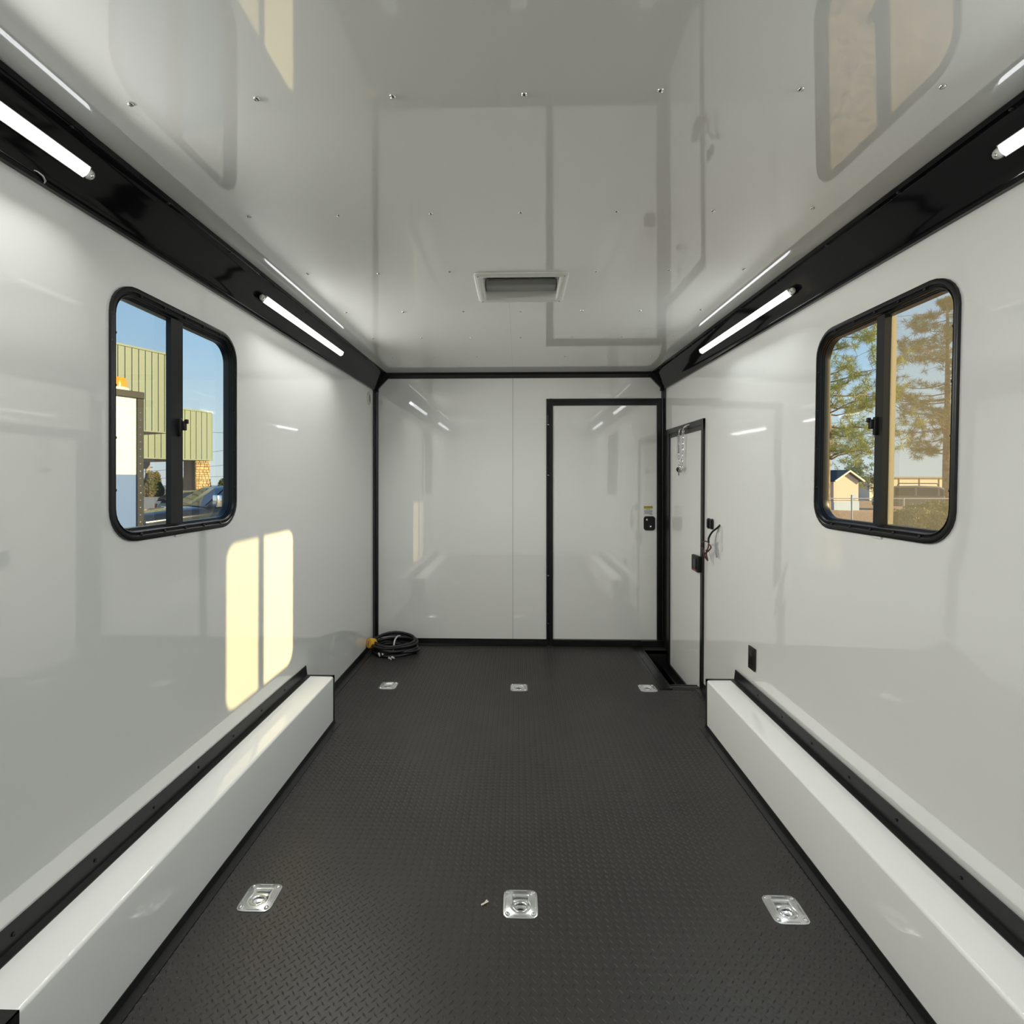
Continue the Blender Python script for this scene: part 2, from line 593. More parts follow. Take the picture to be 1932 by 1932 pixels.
structure(MB().prism([(-HW + .001, .001), (-HW + .045, .001), (-HW + .045, .005), (-HW + .009, .010), (-HW + .006, .050), (-HW + .001, .050)], 'y', 2.932, LEN - .002).build('baseboard_left', BLACKT))
structure(MB().prism([(HW - .001, .001), (HW - .045, .001), (HW - .045, .005), (HW - .009, .010), (HW - .006, .055), (HW - .001, .055)], 'y', 2.932, 3.462).build('baseboard_right', BLACKT))
structure(MB().prism([(LEN - .001, .001), (LEN - .040, .001), (LEN - .040, .005), (LEN - .010, .010), (LEN - .007, .052), (LEN - .001, .052)], 'x', -HW + .04, .238).build('baseboard_front', BLACKT))

# ------------------------------------------------------------------ windows
def window(n, side):
    f = (lambda p: p) if side < 0 else lean

    def P(y, z, d):                       # d = distance outward from the wall's inner face
        return f((side * (HW + d), y, z))

    root = structure(empty('window_%d' % n, P(WIN_Y, WIN_Z - WIN_HH, 0)))
    prof = [(0, 0, .0), (0, 0, -.009), (.004, .004, -.012), (.011, .016, -.012), (.013, .020, -.006), (.0145, .023, -.006), (.016, .027, -.010), (.0175, .031, -.008),
            (.0185, .034, .000), (.0185, .034, .006), (.0205, .038, .006), (.0205, .038, .013), (.0225, .041, .013), (.023, .042, .034), (.019, .041, .040), (-.01, -.01, .040), (-.01, -.01, .032), (.012, .012, .031)]
    rings = []
    for iy, iz, d in prof:
        r = max(WIN_R - (iy + iz) / 2, .02)
        rings.append([P(u, v, d) for u, v in rrect(WIN_Y, WIN_Z, WIN_HW - iy, WIN_HH - iz, r, 8)])
    MB().loops(rings).build('window_frame', FRAME, root, True)
    oy, oz = WIN_HW - .023, WIN_HH - .041
    ym, wm = (WIN_Y - .043, .064) if side < 0 else (WIN_Y - .028, .038)

    def slab(name, y0, y1, a, b, m, lab=None):
        MB().box((a, y0, WIN_Z - oz), (b, y1, WIN_Z + oz)).warp(lambda p: P(p[1], p[2], p[0])).build(name, m, root, label=lab)
    slab('meeting_rail', ym - wm / 2, ym + wm / 2, -.006, .012, FRAME)
    slab('rear_rail', ym + .004, ym + .016, .012, .033, FRAME)
    if side > 0:
        slab('screen_stile', ym + .008, ym + .024, .038, .056, ALU, 'tan sunlit edge of the screen frame')
    for (y0, y1, d) in ((WIN_Y - oy, ym, .024), (ym, WIN_Y + oy, .033)):
        rr = rrect((y0 + y1) / 2, WIN_Z, (y1 - y0) / 2 + .006, oz + .004, .03, 5)
        nn = len(rr)
        MB().add([P(u, v, d) for u, v in rr], [tuple(range(nn))]).build('pane', GLASS, root)
    rr = rrect((WIN_Y - oy + ym + .01) / 2, WIN_Z, (ym + .01 - WIN_Y + oy) / 2 + .006, oz + .003, .03, 5)
    MB().add([P(u, v, .036) for u, v in rr], [tuple(range(len(rr)))]).build('insect_screen', SCREEN_R if side > 0 else SCREEN_L, root)
    # latch on the meeting rail
    lt = MB()
    for a, b in (((.000, -.040, -.004), (.014, .040, .018)), ((.006, -.012, -.016), (.026, .030, -.002)), ((.012, .018, -.026), (.024, .038, -.010))):
        q = MB().bbox((a[2], a[0], a[1]), (b[2], b[0], b[1]), .003)
        lt.add(q.v, q.f)
    lt.warp(lambda p: P(ym + .004 + p[1] * .8, WIN_Z - .02 + p[2] * .8, p[0] * .8 - .014)).build('latch', BLACKM, root, True)
    # screws round the inner ring
    sc = MB().lathe([(.0055, 0), (.0055, .002), (.003, .004), (.0004, .0045)], (0, 0, 0), 'x', 10)
    pl = []
    for k in range(5):
        y = WIN_Y - .22 + .11 * k
        for z in (WIN_Z + WIN_HH - .020, WIN_Z - WIN_HH + .020):
            pl.append((P(y, z, -.008), (0, 0, 0 if side < 0 else PI)))
    for k in range(4):
        z = WIN_Z - .24 + .16 * k
        for y in (WIN_Y + WIN_HW - .0165, WIN_Y - WIN_HW + .0165):
            pl.append((P(y, z, -.006), (0, 0, 0 if side < 0 else PI)))
    scatter('screw', sc, BLACKM, root, pl)
    # clip showing white under the lower edge
    MB().bbox((-.004, -.02, -.005), (.004, .02, .004), .001).warp(lambda p: P(WIN_Y - .03 + p[1], WIN_Z - WIN_HH - .003 + p[2], -.003 + p[0])).build('drain_clip', VENTW, root)
    return root


window(1, -1)
window(2, 1)

# ------------------------------------------------------------------ door in the front wall (door_1)
d1 = structure(empty('door_1', (.74, LEN, 0)))
FY = LEN - .001


def stepped(x0, x1, z0, z1, vertical, flip, parent, name, wall):
    """a moulding of three steps; wall maps (along, up, out) into the room"""
    mb = MB()
    w_ = (x1 - x0) if vertical else (z1 - z0)
    for a, b, o in ((0, .36, .010), (.36, .44, .006), (.44, 1.0, .015)):
        if flip:
            a, b = 1 - b, 1 - a
        if vertical:
            mb.box((x0 + a * w_, z0, -.03), (x0 + b * w_, z1, o))
        else:
            mb.box((x0, z0 + a * w_, -.03), (x1, z0 + b * w_, o))
    mb.warp(lambda p: wall(p[0], p[1], p[2]))
    return mb.build(name, BLACKT, parent)


fw = lambda u, v, o: (u, FY - o, v)
stepped(.238, .293, .0, 2.095, True, False, d1, 'door_jamb', fw)
stepped(1.169, 1.229, .0, 2.095, True, True, d1, 'door_jamb', fw)
stepped(.293, 1.169, 2.036, 2.095, False, True, d1, 'door_head', fw)
MB().bbox((.293, LEN - .030, .001), (1.169, LEN + .03, .056), .004).build('threshold', BLACKT, d1)
MB().bbox((.286, LEN - .004, .050), (1.176, LEN + .034, 2.042), .003).build('door_panel', DOORW, d1)
for z in (1.915, 1.487, .636, .23):
    h = MB().cyl((.252, LEN - .016, z - .036), (.252, LEN - .016, z + .036), .0055, 12)
    q = MB().bbox((.240, LEN - .013, z - .034), (.275, LEN - .009, z + .034), .001)
    h.add(q.v, q.f)
    hg = h.build('hinge', BLACKT, d1, True)
    MB().lathe([(.007, .0), (.007, .006), (.002, .010)], (.252, LEN - .016, z - .044), 'z', 10).build('hinge_cap', STEEL, hg)
pl_ = MB()
lp = rrect(1.107, 1.039, .047, .056, .018, 7)
lp = [(x, z + (.006 * (1 if z > 1.039 else -1)) * (1 - ((x - 1.107) / .047) ** 2)) for x, z in lp]
pl_.prism(lp, 'y', LEN - .012, LEN - .003)
lpo = pl_.build('latch_plate', BLACKM, d1, True)
for sx, sz in ((1.086, 1.068), (1.119, 1.011)):
    MB().lathe([(.0085, -.012), (.0085, -.0145), (.005, -.0165), (.0005, -.017)], (sx, LEN, sz), 'y', 14).build('latch_screw', STEEL, lpo, True)
wlab = MB().box((1.060, LEN - .0052, 1.110), (1.136, LEN - .0035, 1.186)).build('caution_label', LABELW, d1)
MB().box((1.061, LEN - .0060, 1.165), (1.135, LEN - .005, 1.185)).build('label_header', LABELY, wlab)
ink = MB()
for z, xs in ((1.157, (1.078, 1.112)), (1.1465, (1.066, 1.131)), (1.138, (1.064, 1.132)), (1.130, (1.068, 1.130)), (1.122, (1.064, 1.126)), (1.115, (1.110, 1.133))):
    x = xs[0]
    while x < xs[1] - .004:
        l = random.uniform(.005, .011)
        ink.box((x, LEN - .0058, z - .0017), (min(x + l, xs[1]), LEN - .005, z + .0017))
        x += l + .0022
ink.build('label_print', LABELG, wlab)

# ------------------------------------------------------------------ side door (door_2) and its step well
d2 = structure(empty('door_2', (HW, 3.85, 0)))
rw = lambda u, v, o: lean((HW - o, u, v))
stepped(3.443, 3.492, -.20, 1.817, True, True, d2, 'door_jamb', rw)
stepped(4.176, 4.306, -.20, 1.817, True, True, d2, 'door_jamb', rw)
stepped(3.443, 4.306, 1.744, 1.817, False, False, d2, 'door_head', rw)
MB().bbox((HW - .003, 3.480, -.086), (HW + .04, 4.20, 1.752), .003).warp(lean).build('door_panel', DOORW, d2)
MB().box((HW - .012, 3.48, -.24), (HW + .04, 4.31, -.086)).box((HW - .050, 3.535, -.24), (HW - .012, 4.26, -.130)).build('door_sill', BLACKT, d2)
lb = MB().bbox((HW - .030, 3.470, .783), (HW - .002, 3.592, .892), .006)
lbo = lb.build('door_latch', BLACKM, d2, True)
MB().bbox((HW - .037, 3.485, .800), (HW - .029, 3.530, .872), .003).build('latch_lever', BLACKT, lbo, True)
MB().box((HW - .0315, 3.50, .788), (HW - .0295, 3.565, .797)).build('latch_strip', TAIL, lbo)

sw_ = structure(empty('trim_8', (.99, 3.9, 0)))
MB().box((WX0, WY0, -.27), (HW - .001, WY1, -.25)).box((WX0 - .006, WY0, -.27), (WX0, WY1, -.002)).box((WX0, WY0 - .006, -.27), (HW - .001, WY0, -.002)).box((WX0, WY1, -.27), (HW - .001, WY1 + .006, -.002)).build('step_well', BLACKM, sw_)
fl = MB()
for a, b, h in ((.945, .968, .003), (.968, 1.022, .0055), (1.022, 1.033, .008)):
    fl.box((a, 3.463, .0005), (b, LEN - .042, h))
fl.build('well_flange', BLACKT, sw_)
fl = MB()
for a, b, h in ((3.463, 3.485, .003), (3.485, 3.522, .0055), (3.522, 3.533, .008)):
    fl.box((1.033, a, .0005), (HW - .012, b, h))
fl.build('well_flange', BLACKT, sw_)
scatter('screw', MB().lathe([(.005, 0), (.005, .001), (.0005, .003)], (0, 0, 0), 'z', 10), BLACKM, sw_,
        [((.972, 3.55 + .16 * k, .0055), (0, 0, 0)) for k in range(5)])
# black field between the side door and the corner
trim(9, MB().box((HW - .009, 4.306, .002), (HW - .001, LEN - .002, 1.817)).warp(lean))
trim(10, MB().box((1.033, LEN - .040, .001), (HW - .012, LEN - .001, .054)))

# ------------------------------------------------------------------ wheel boxes
BX, BT, BY0, BY1 = 1.065, .275, 1.028, 2.928


def wheel_box(sg, label):
    o = thing('wheel_box', (sg * 1.15, 2.0, 0), label, 'wheel box', 'white wheel boxes along the side walls')
    f = lambda p: (sg * p[0], p[1], p[2])
    bb = MB()
    # sheet-metal box with a softly folded top edge
    pr = [(HW - .001, .002), (BX, .002), (BX, BT - .010), (BX + .0008, BT - .006), (BX + .003, BT - .003), (BX + .006, BT - .0008), (BX + .010, BT), (HW - .001, BT + .002)]
    bb.prism(pr, 'y', BY0, BY1 - .006).warp(f)
    bb.build('box_panel', BOXW, o, True)
    fl_ = MB().prism([(HW - .0015, BT + .002), (HW - .034, BT + .002), (HW - .034, BT + .005), (HW - .012, BT + .008), (HW - .006, BT + .060), (HW - .0015, BT + .060)], 'y', BY0, BY1)
    fl_.warp(f).build('wall_flashing', BLACKT, o)
    fl_ = MB().prism([(BX - .001, .0008), (BX - .040, .0008), (BX - .040, .004), (BX - .010, .006), (BX - .004, .024), (BX - .001, .024)], 'y', BY0 - .01, BY1 + .006)
    fl_.warp(f).build('floor_flange', BLACKT, o)
    for y0, y1 in ((BY1 - .006, BY1 + .002),):
        e = MB().box((BX - .006, y0, .001), (BX + .010, y1, BT + .006)).box((BX - .006, y0, BT - .008), (HW - .001, y1, BT + .007)).box((BX, y0 + .001, .001), (HW - .001, y1 - .001, BT))
        e.warp(f).build('end_trim', BLACKT, o)
    e = MB().box((BX - .003, BY0 - .006, .001), (HW - .001, BY0, BT + .004)).box((BX - .003, BY0 - .006, BT + .0005), (HW - .001, BY0 + .036, BT + .004)).box((BX - .003, BY0 - .006, .001), (BX - .0005, BY0 + .036, BT + .004))
    e.warp(f).build('end_trim', BLACKT, o)
    sc = MB().lathe([(.005, 0), (.005, .0015), (.0005, .0035)], (0, 0, 0), 'z', 10)
    scatter('screw', sc, BLACKM, o, [((sg * (BX - .026), BY0 + .12 + .28 * k, .004), (0, 0, 0)) for k in range(7)]
            + [((sg * (HW - .010), BY0 + .18 + .24 * k, BT + .034), (0, -sg * PI / 2, 0)) for k in range(7)])
    return o


wheel_box(-1, 'long white wheel box with black edging along the left wall under the sun patch')
wheel_box(1, 'long white wheel box with black edging along the right wall under the power outlet')

# ------------------------------------------------------------------ tie-down rings
def tie_down(x, y, label):
    o = thing('tie_down_ring', (x, y, 0), label, 'tie-down ring', 'recessed steel tie-down rings in the floor')
    T = Matrix.Translation((x, y, 0))
    hs = .057
    # plate with a keyhole-shaped dish pressed down into the floor
    def key(s, z, g=0.0):
        pts = []
        for k in range(36):
            a = 2 * PI * k / 36
            x_, y_ = (.0300 + g) * math.cos(a) * s, -.011 + (.0270 + g) * math.sin(a) * s
            if y_ > .002:
                hw2 = (.0255 + g) * s
                x_ = max(-hw2, min(hw2, x_ * 1.9))
                y_ = min((.032 + g) * (1 if s > .95 else s), .002 + (y_ - .002) * 2.6)
            pts.append((x_, y_, z))
        return pts
    def outer(i, z):
        pts = []
        for k in range(36):
            a = 2 * PI * k / 36
            c, s_ = math.cos(a), math.sin(a)
            e = 6.5
            r = 1 / (abs(c) ** e + abs(s_) ** e) ** (1 / e)
            pts.append(((hs - i) * r * c, (hs - i) * r * s_, z))
        return pts
    MB().loops([outer(0, .0004), outer(0, .0026), outer(.0010, .0034), key(1, .0034, .0075), key(1, .0050, .0055), key(1, .0052, .0030), key(1, .0036, .0008), key(1, -.006, 0), key(.94, -.016), key(.80, -.021)], False, True).xf(T).build('plate', ZINC, o, 'all' if False else True)
    r = []
    for k in range(24):
        a = 2 * PI * k / 24
        r.append((.0225 * math.cos(a), -.0125 + .0190 * math.sin(a), .0005))
    MB().tube(r, .0050, 10, True).xf(T).build('ring', STEEL, o, True)
    MB().bbox((-.0235, .006, -.010), (.0235, .0185, .0035), .004, 3).xf(T).build('hinge_bracket', ZINC, o, True)
    MB().lathe([(.0200, -.0200), (.0190, -.0192), (.0005, -.0190)], (0, -.0125, 0), 'z', 20).xf(T).build('drain_hole', BLACKM, o)
    for bx in (-1, 1):
        for by in (-1, 1):
            MB().lathe([(.0078, .0033), (.0076, .0052), (.0056, .0074), (.0030, .0084), (.0004, .0087)], (bx * .0425, by * .0425, 0), 'z', 14).xf(T).build('bolt', STEEL, o, True)
    for (a, b) in (((-.022, .049), (.022, .0515)), ((-.022, -.0515), (.022, -.049)), ((-.0515, -.02), (-.049, .02)), ((.049, -.02), (.0515, .02))):
        MB().bbox((a[0], a[1], .0035), (b[0], b[1], .0062), .001).xf(T).build('rib', ZINC, o)


for (x, y), lab in zip(RINGS, (
        'front row tie-down ring nearest the left wheel box, catching warm light',
        'front row tie-down ring in the middle of the floor',
        'front row tie-down ring nearest the right wheel box',
        'back row tie-down ring near the coiled power cord',
        'back row tie-down ring in the middle of the floor',
        'back row tie-down ring beside the black step well of the side door')):
    tie_down(x, y, lab)

# ------------------------------------------------------------------ light tubes in the coves
def tube_light(sg, y0, y1, label):
    f = (lambda p: p) if sg < 0 else lean
    cx, cz = 1.170, 2.240
    o = thing('tube_light', f((sg * cx, (y0 + y1) / 2, cz)), label, 'light', 'lit white tube lights in the black coves')
    def bar(a, b, r, flat):
        rings = []
        n = 14
        t = Vector((-sg * .5, 0, .866)).normalized()       # along the cove face
        nn = Vector((-sg * .866, 0, -.5)).normalized()    # out of the cove face
        for y, s in ((a, .55), (a + r * .35, .85), (a + r, 1), (b - r, 1), (b - r * .35, .85), (b, .55)):
            rg = []
            for k in range(n):
                q = 2 * PI * k / n
                p = Vector((sg * cx, y, cz)) + t * (r * s * math.cos(q)) + nn * (r * flat * s * math.sin(q) + .008)
                rg.append(f(tuple(p)))
            rings.append(rg)
        return MB().loops(rings, True, True)
    bar(y0 + .024, y1 - .024, .0165, .47).build('housing', CLEARCAP, o, True)
    # the lit strip: a shallow lens facing out of the cove
    t = Vector((-sg * .643, 0, .766))
    nn = Vector((-sg * .766, 0, -.643))
    o0 = Vector((-sg * .866, 0, -.5)) * .0155
    a, b = y0 + .030, y1 - .030
    prof = [(-.0170, .0), (-.0140, .0036), (-.0075, .0062), (0, .007), (.0075, .0062), (.0140, .0036), (.0170, .0)]
    hold = [(-.0182, -.004), (-.0182, .0006), (.0182, .0006), (.0182, -.004)]
    rings = []
    for y in (a, b):
        rings.append([f(tuple(Vector((sg * cx, y, cz)) + o0 + t * u + nn * h)) for u, h in prof])
    k = len(prof)
    fs = [(i, i + 1, k + i + 1, k + i) for i in range(k - 1)] + [tuple(range(k)), tuple(range(2 * k - 1, k - 1, -1)), (0, k, 2 * k - 1, k - 1)]
    MB().add(rings[0] + rings[1], fs).build('tube', LED, o, True)
    hr = []
    for y in (a - .004, b + .004):
        q = [Vector((sg * cx, y, cz)) + o0 + t * u + nn * h for u, h in hold]
        e0 = Vector((-sg * .5, 0, .866))
        q += [Vector((sg * cx, y, cz)) + e0 * (.0105), Vector((sg * cx, y, cz)) - e0 * (.0125)] 
        hr.append([f(tuple(p)) for p in q])
    MB().loops(hr, True, True).build('lens_holder', CLEARCAP, o)
    al = bpy.data.lights.new('tube_lamp', 'AREA')
    al.shape = 'RECTANGLE'
    al.size, al.size_y = b - a, .020
    al.energy = TUBE_WATTS * (1.20 if sg < 0 else .70)
    al.color = (1.0, 1.0, .95) if sg < 0 else (.93, 1.0, .99)
    al.spread = TUBE_SPREAD
    ao = bpy.data.objects.new('tube_lamp', al)
    C.objects.link(ao)
    ao.location = f(tuple(Vector((sg * cx, (a + b) / 2, cz)) + o0 + nn * .0095))
    zz = -Vector((-sg * .70, 0, -.714))
    xx = Vector((0, 1, 0))
    yy_ = zz.cross(xx)
    ao.rotation_euler = Matrix((xx, yy_, zz)).transposed().to_euler()
    ao.parent = o
    ao.matrix_parent_inverse = o.matrix_basis.inverted()
    for a, b in ((y0, y0 + .030), (y1 - .030, y1)):
        bar(a, b, .0150, .60).build('end_cap', CLEARCAP, o, True)
    for yy in (y0 + .012, y1 - .012):
        MB().lathe([(.0045, 0), (.0035, .003), (.0004, .004)], (0, 0, 0), 'z', 8).warp(
            lambda p: f(tuple(Vector((sg * cx, yy + p[1], cz)) + Vector((-sg * .5, 0, .866)) * p[0] + Vector((-sg * .866, 0, -.5)) * (.0165 + p[2])))).build('cap_screw', STEEL, o)


tube_light(-1, 2.285, 3.36, 'lit tube light in the left black cove nearer the front wall')
tube_light(-1, .29, 1.372, 'lit tube light at the upper left edge of the picture in the left cove')
tube_light(1, 2.265, 3.36, 'lit tube light in the right black cove nearer the front wall')
tube_light(1, .29, 1.345, 'lit tube light at the upper right edge of the picture in the right cove')

# bent chrome hook on the left cove
hk = thing('coat_hook', (-1.222, 1.24, 2.17), 'small bent chrome clip on the lower edge of the left cove at the picture edge', 'hook')
MB().tube([(-1.222, 1.245, 2.182), (-1.214, 1.250, 2.183), (-1.208, 1.257, 2.182), (-1.205, 1.268, 2.178), (-1.208, 1.278, 2.172), (-1.216, 1.282, 2.167)], [.0015, .002, .0022, .0025, .0025, .002], 8).build('clip_wire', STEEL, hk, True)
MB().bbox((-1.2290, 1.235, 2.166), (-1.223, 1.285, 2.186), .002).build('clip_base', BLACKT, hk)

# ------------------------------------------------------------------ ceiling vent
v = thing('roof_vent', (.013, 2.43, HT), 'square white roof vent with recessed grey screen in the ceiling', 'vent')
cx, cy = .0125, 2.430
def vr(hx, hy, z, r):
    return [(x, y, z) for x, y in rrect(cx, cy, hx, hy, r, 5)]
MB().loops([vr(.2115, .179, HT - .0005, .022), vr(.2115, .179, HT - .006, .022), vr(.204, .171, HT - .012, .020), vr(.182, .149, HT - .012, .014), vr(.177, .144, HT - .010, .012), vr(.174, .141, HT + .060, .012), vr(.170, .137, HT + .062, .010), vr(.168, .135, HT + .095, .010)]).build('vent_frame', VENTW, v, True)
MB().box((cx - .20, cy - .17, HT + .094), (cx + .20, cy + .17, HT + .099)).build('vent_lid', VENTD, v)
MB().bbox((cx - .172, cy + .060, HT + .030), (cx + .172, cy + .138, HT + .062), .006).build('crank_housing', VENTD, v)
scatter('screw', MB().lathe([(.004, 0), (.004, -.001), (.0005, -.003)], (0, 0, 0), 'z', 8), STEEL, v,
        [((cx + sx * .193, cy + sy * .160, HT - .012), (0, 0, 0)) for sx in (-1, 1) for sy in (-1, 1)])

# ------------------------------------------------------------------ things on the walls
# grommet ring on the left wall
g = thing('wall_port', (-HW, 4.186, 2.08), 'round white grommet ring high on the left wall by the corner post', 'grommet')
pts = [(-HW + .004, 4.186 + .046 * math.cos(2 * PI * k / 28), 2.077 + .046 * math.sin(2 * PI * k / 28)) for k in range(28)]
MB().tube(pts, .009, 8, True).build('port_rim', VENTW, g, True)
MB().lathe([(.040, .0005), (.038, .003), (.0005, .004)], (-HW, 4.186, 2.077), 'x', 24).build('port_cover', VENTD, g, True)

# power outlet
o = thing('power_outlet', (HW, 2.742, .465), 'black power outlet on the right wall above the wheel box', 'outlet')
MB().bbox((HW - .007, 2.706, .404), (HW + .001, 2.778, .524), .003).warp(lean).build('cover_plate', BLACKM, o, True)
MB().bbox((HW - .009, 2.725, .430), (HW - .005, 2.759, .498), .002).warp(lean).build('socket_insert', BLACKT, o, True)
# pair of oval rocker switches
for k, (yc, lab) in enumerate(((3.360, 'left one of two black oval rocker switches beside the side door'), (3.306, 'right one of two black oval rocker switches beside the side door'))):
    s = thing('light_switch', (HW, yc, 1.124), lab, 'switch', 'black oval switches beside the side door')
    q = rrect(yc, 1.124, .0175, .034, .0172, 8)
    MB().prism(q, 'x', HW - .010, HW + .004).warp(lean).build('bezel', BLACKM, s, True)
    MB().bbox((HW - .016, yc - .009, 1.098), (HW - .009, yc + .009, 1.150), .003).warp(lean).build('rocker', BLACKT, s, True)


# loose wiring pigtail
wz = thing('wire_pigtail', (HW, 3.19, 1.12), 'loose bundle of dark maroon wires hanging from a hole in the right wall', 'wiring')
L_ = lambda pts: [lean(p) for p in pts]
def smooth_path(p, n=6):
    P = [Vector(q) for q in p]
    out = []
    for i in range(len(P) - 1):
        a, b, c, d = P[max(i - 1, 0)], P[i], P[i + 1], P[min(i + 2, len(P) - 1)]
        for k in range(n):
            t = k / n
            out.append(tuple(.5 * ((2 * b) + (c - a) * t + (2 * a - 5 * b + 4 * c - d) * t * t + (3 * b - a - 3 * c + d) * t ** 3)))
    out.append(tuple(P[-1]))
    return out
MB().tube(smooth_path(L_([(HW + .002, 3.190, 1.130), (HW - .012, 3.200, 1.110), (HW - .030, 3.235, 1.080), (HW - .040, 3.262, 1.040), (HW - .040, 3.262, 1.010)])), .006, 8).build('sheath', BLACKM, wz, True)
for k, pth in enumerate((
        [(HW - .040, 3.262, 1.012), (HW - .046, 3.30, 1.016), (HW - .050, 3.345, 1.000), (HW - .048, 3.365, .975), (HW - .044, 3.345, .955), (HW - .040, 3.330, .935)],
        [(HW - .040, 3.262, 1.010), (HW - .045, 3.258, .980), (HW - .040, 3.295, .950), (HW - .044, 3.320, .925), (HW - .040, 3.285, .900)],
        [(HW - .042, 3.260, 1.005), (HW - .034, 3.240, .985), (HW - .036, 3.270, .960), (HW - .040, 3.300, .940), (HW - .040, 3.280, .905)],
        [(HW - .046, 3.345, .965), (HW - .042, 3.340, .940), (HW - .046, 3.310, .915), (HW - .040, 3.278, .895)],
        [(HW - .040, 3.31, .955), (HW - .048, 3.27, .962), (HW - .044, 3.29, .930), (HW - .040, 3.275, .898)])):
    MB().tube(smooth_path(L_(pth)), .0042, 7).build('wire', RED, wz, True)
MB().tube(smooth_path(L_([(HW - .004, 3.196, 1.115), (HW - .012, 3.215, 1.060), (HW - .012, 3.222, 1.010), (HW - .014, 3.212, .960), (HW - .010, 3.208, .925)])), [.0022] * 6 + [.003] * 6 + [.0055] * 12 + [.004], 7).build('wire', GREYW, wz, True, 'grey wire')

# spring chain at the head of the side door
ch = thing('door_chain', (HW - .03, 3.78, 1.80), 'thin steel door chain with spring and black knob hanging at the side door head', 'chain')
MB().tube(smooth_path(L_([(HW - .004, 3.700, 1.800), (HW - .020, 3.715, 1.800), (HW - .030, 3.755, 1.790), (HW - .030, 3.780, 1.768)])), [.004] * 7 + [.007] * 6 + [.009] * 6, 8).build('hook', STEEL, ch, True)
lk_pts = [(0, .0085 * math.sin(a), .0135 * math.cos(a)) for a in [2 * PI * k / 10 for k in range(10)]]
link = MB().tube(lk_pts, .0028, 6, True)
pl = []
P0, P1 = Vector(lean((HW - .032, 3.785, 1.76))), Vector(lean((HW - .030, 3.82, 1.475)))
for k in range(14):
    t = k / 13
    p = P0.lerp(P1, t)
    pl.append((tuple(p), (0, 0, .3 + (PI / 2 if k % 2 else 0))))
P0, P1 = Vector(lean((HW - .030, 3.895, 1.60))), Vector(lean((HW - .030, 3.860, 1.475)))
for k in range(6):
    t = k / 5
    p = P0.lerp(P1, t)
    pl.append((tuple(p), (0, 0, .3 + (PI / 2 if k % 2 else 0))))
scatter('link', link, STEEL, ch, pl)
hel = [lean((HW - .030 + .010 * math.cos(k * .8), 3.892 + .010 * math.sin(k * .8), 1.745 - k * .0011)) for k in range(130)]
MB().tube(hel, .0024, 5).build('spring', STEEL, ch, True)
MB().tube(L_([(HW - .004, 3.872, 1.79), (HW - .028, 3.878, 1.785), (HW - .030, 3.888, 1.745)]), .0035, 8).build('hook', STEEL, ch, True)
kb = lean((HW - .030, 3.888, 1.484))
MB().lathe([(.001, -.020), (.010, -.018), (.017, -.008), (.019, 0), (.017, .008), (.010, .018), (.001, .020)], kb, 'z', 16).build('knob', BLACKM, ch, True)
MB().cyl((kb[0], kb[1], kb[2] - .045), (kb[0], kb[1], kb[2] - .015), .0032, 8).build('pin', RED, ch)

# coiled power cord in the left front corner
pc = thing('power_lead', (-1.00, 4.18, 0), 'coiled black power cord with yellow plug on the floor in the far left corner', 'cord')
ccx, ccy = -1.005, 4.150
for k in range(7):
    ph = random.random() * 6
    ln = []
    for i in range(40):
        a = 2 * PI * i / 40
        rx = .165 + .020 * math.sin(k * 1.7) + .012 * math.sin(2 * a + ph)
        ry = .115 + .016 * math.cos(k * 2.3) + .010 * math.sin(3 * a + ph)
        ln.append((ccx + .012 * math.sin(k) + rx * math.cos(a), ccy + ry * math.sin(a), .018 + k * .012 + .045 * max(0, math.sin(a)) * (k / 6) + .006 * math.sin(2 * a + ph)))
    MB().tube(ln, .0115, 8, True).build('cord_loop', CORD, pc, True)
MB().tube(smooth_path([(ccx - .13, ccy + .02, .09), (ccx - .15, ccy - .02, .10), (ccx - .165, ccy - .01, .085)]), .014, 10).build('plug_neck', BLACKM, pc, True)
ax = Vector((-.62, -.66, .16)).normalized()
R = ax.to_track_quat('Z', 'Y').to_matrix().to_4x4()
T = Matrix.Translation((ccx - .150, ccy - .005, .078))
MB().lathe([(.018, 0), (.030, .010), (.038, .022), (.040, .040), (.040, .062), (.037, .070), (.024, .074), (.001, .074)], (0, 0, 0), 'z', 20).xf(T @ R).build('plug', YELLOW, pc, True)
MB().box((-.004, -.020, .072), (.004, .020, .076)).xf(T @ R).build('plug_face', LABELG, pc)
MB().tube(smooth_path([(-1.000, 4.045, .028), (-.990, 4.035, .070), (-.985, 4.060, .125), (-.978, 4.120, .140), (-.975, 4.20, .120)]), .0065, 8).build('tie_strap', TIE, pc, True)
for p, d in (((-1.105, 4.035, .030), (.4, -.8, -.3)), ((-.990, 3.990, .018), (.7, -.7, 0)), ((-1.075, 4.030, .028), (.3, -.9, .2)), ((-1.012, 3.985, .012), (.7, -.7, 0))):
    q = Vector(p) + Vector(d).normalized() * .034
    MB().tube([p, tuple(q)], [.009, .006], 8).build('cord_end', TIE, pc, True)
MB().tube(smooth_path([(-1.00, 4.06, .03), (-1.03, 4.03, .03), (-1.07, 4.035, .03), (-1.10, 4.05, .035)]), .008, 8).build('pigtail', CORD, pc, True)

# scrap of leaf on the floor
lf = MB().add([(-.122, 1.688, .003), (-.108, 1.694, .006), (-.098, 1.703, .004), (-.106, 1.708, .008), (-.112, 1.700, .005), (-.124, 1.694, .003)], [(0, 1, 4, 5), (1, 2, 3, 4)])
tag(lf.build('leaf_scrap', SHEDW), 'tiny pale leaf scrap on the black floor beside the middle ring', 'leaf')

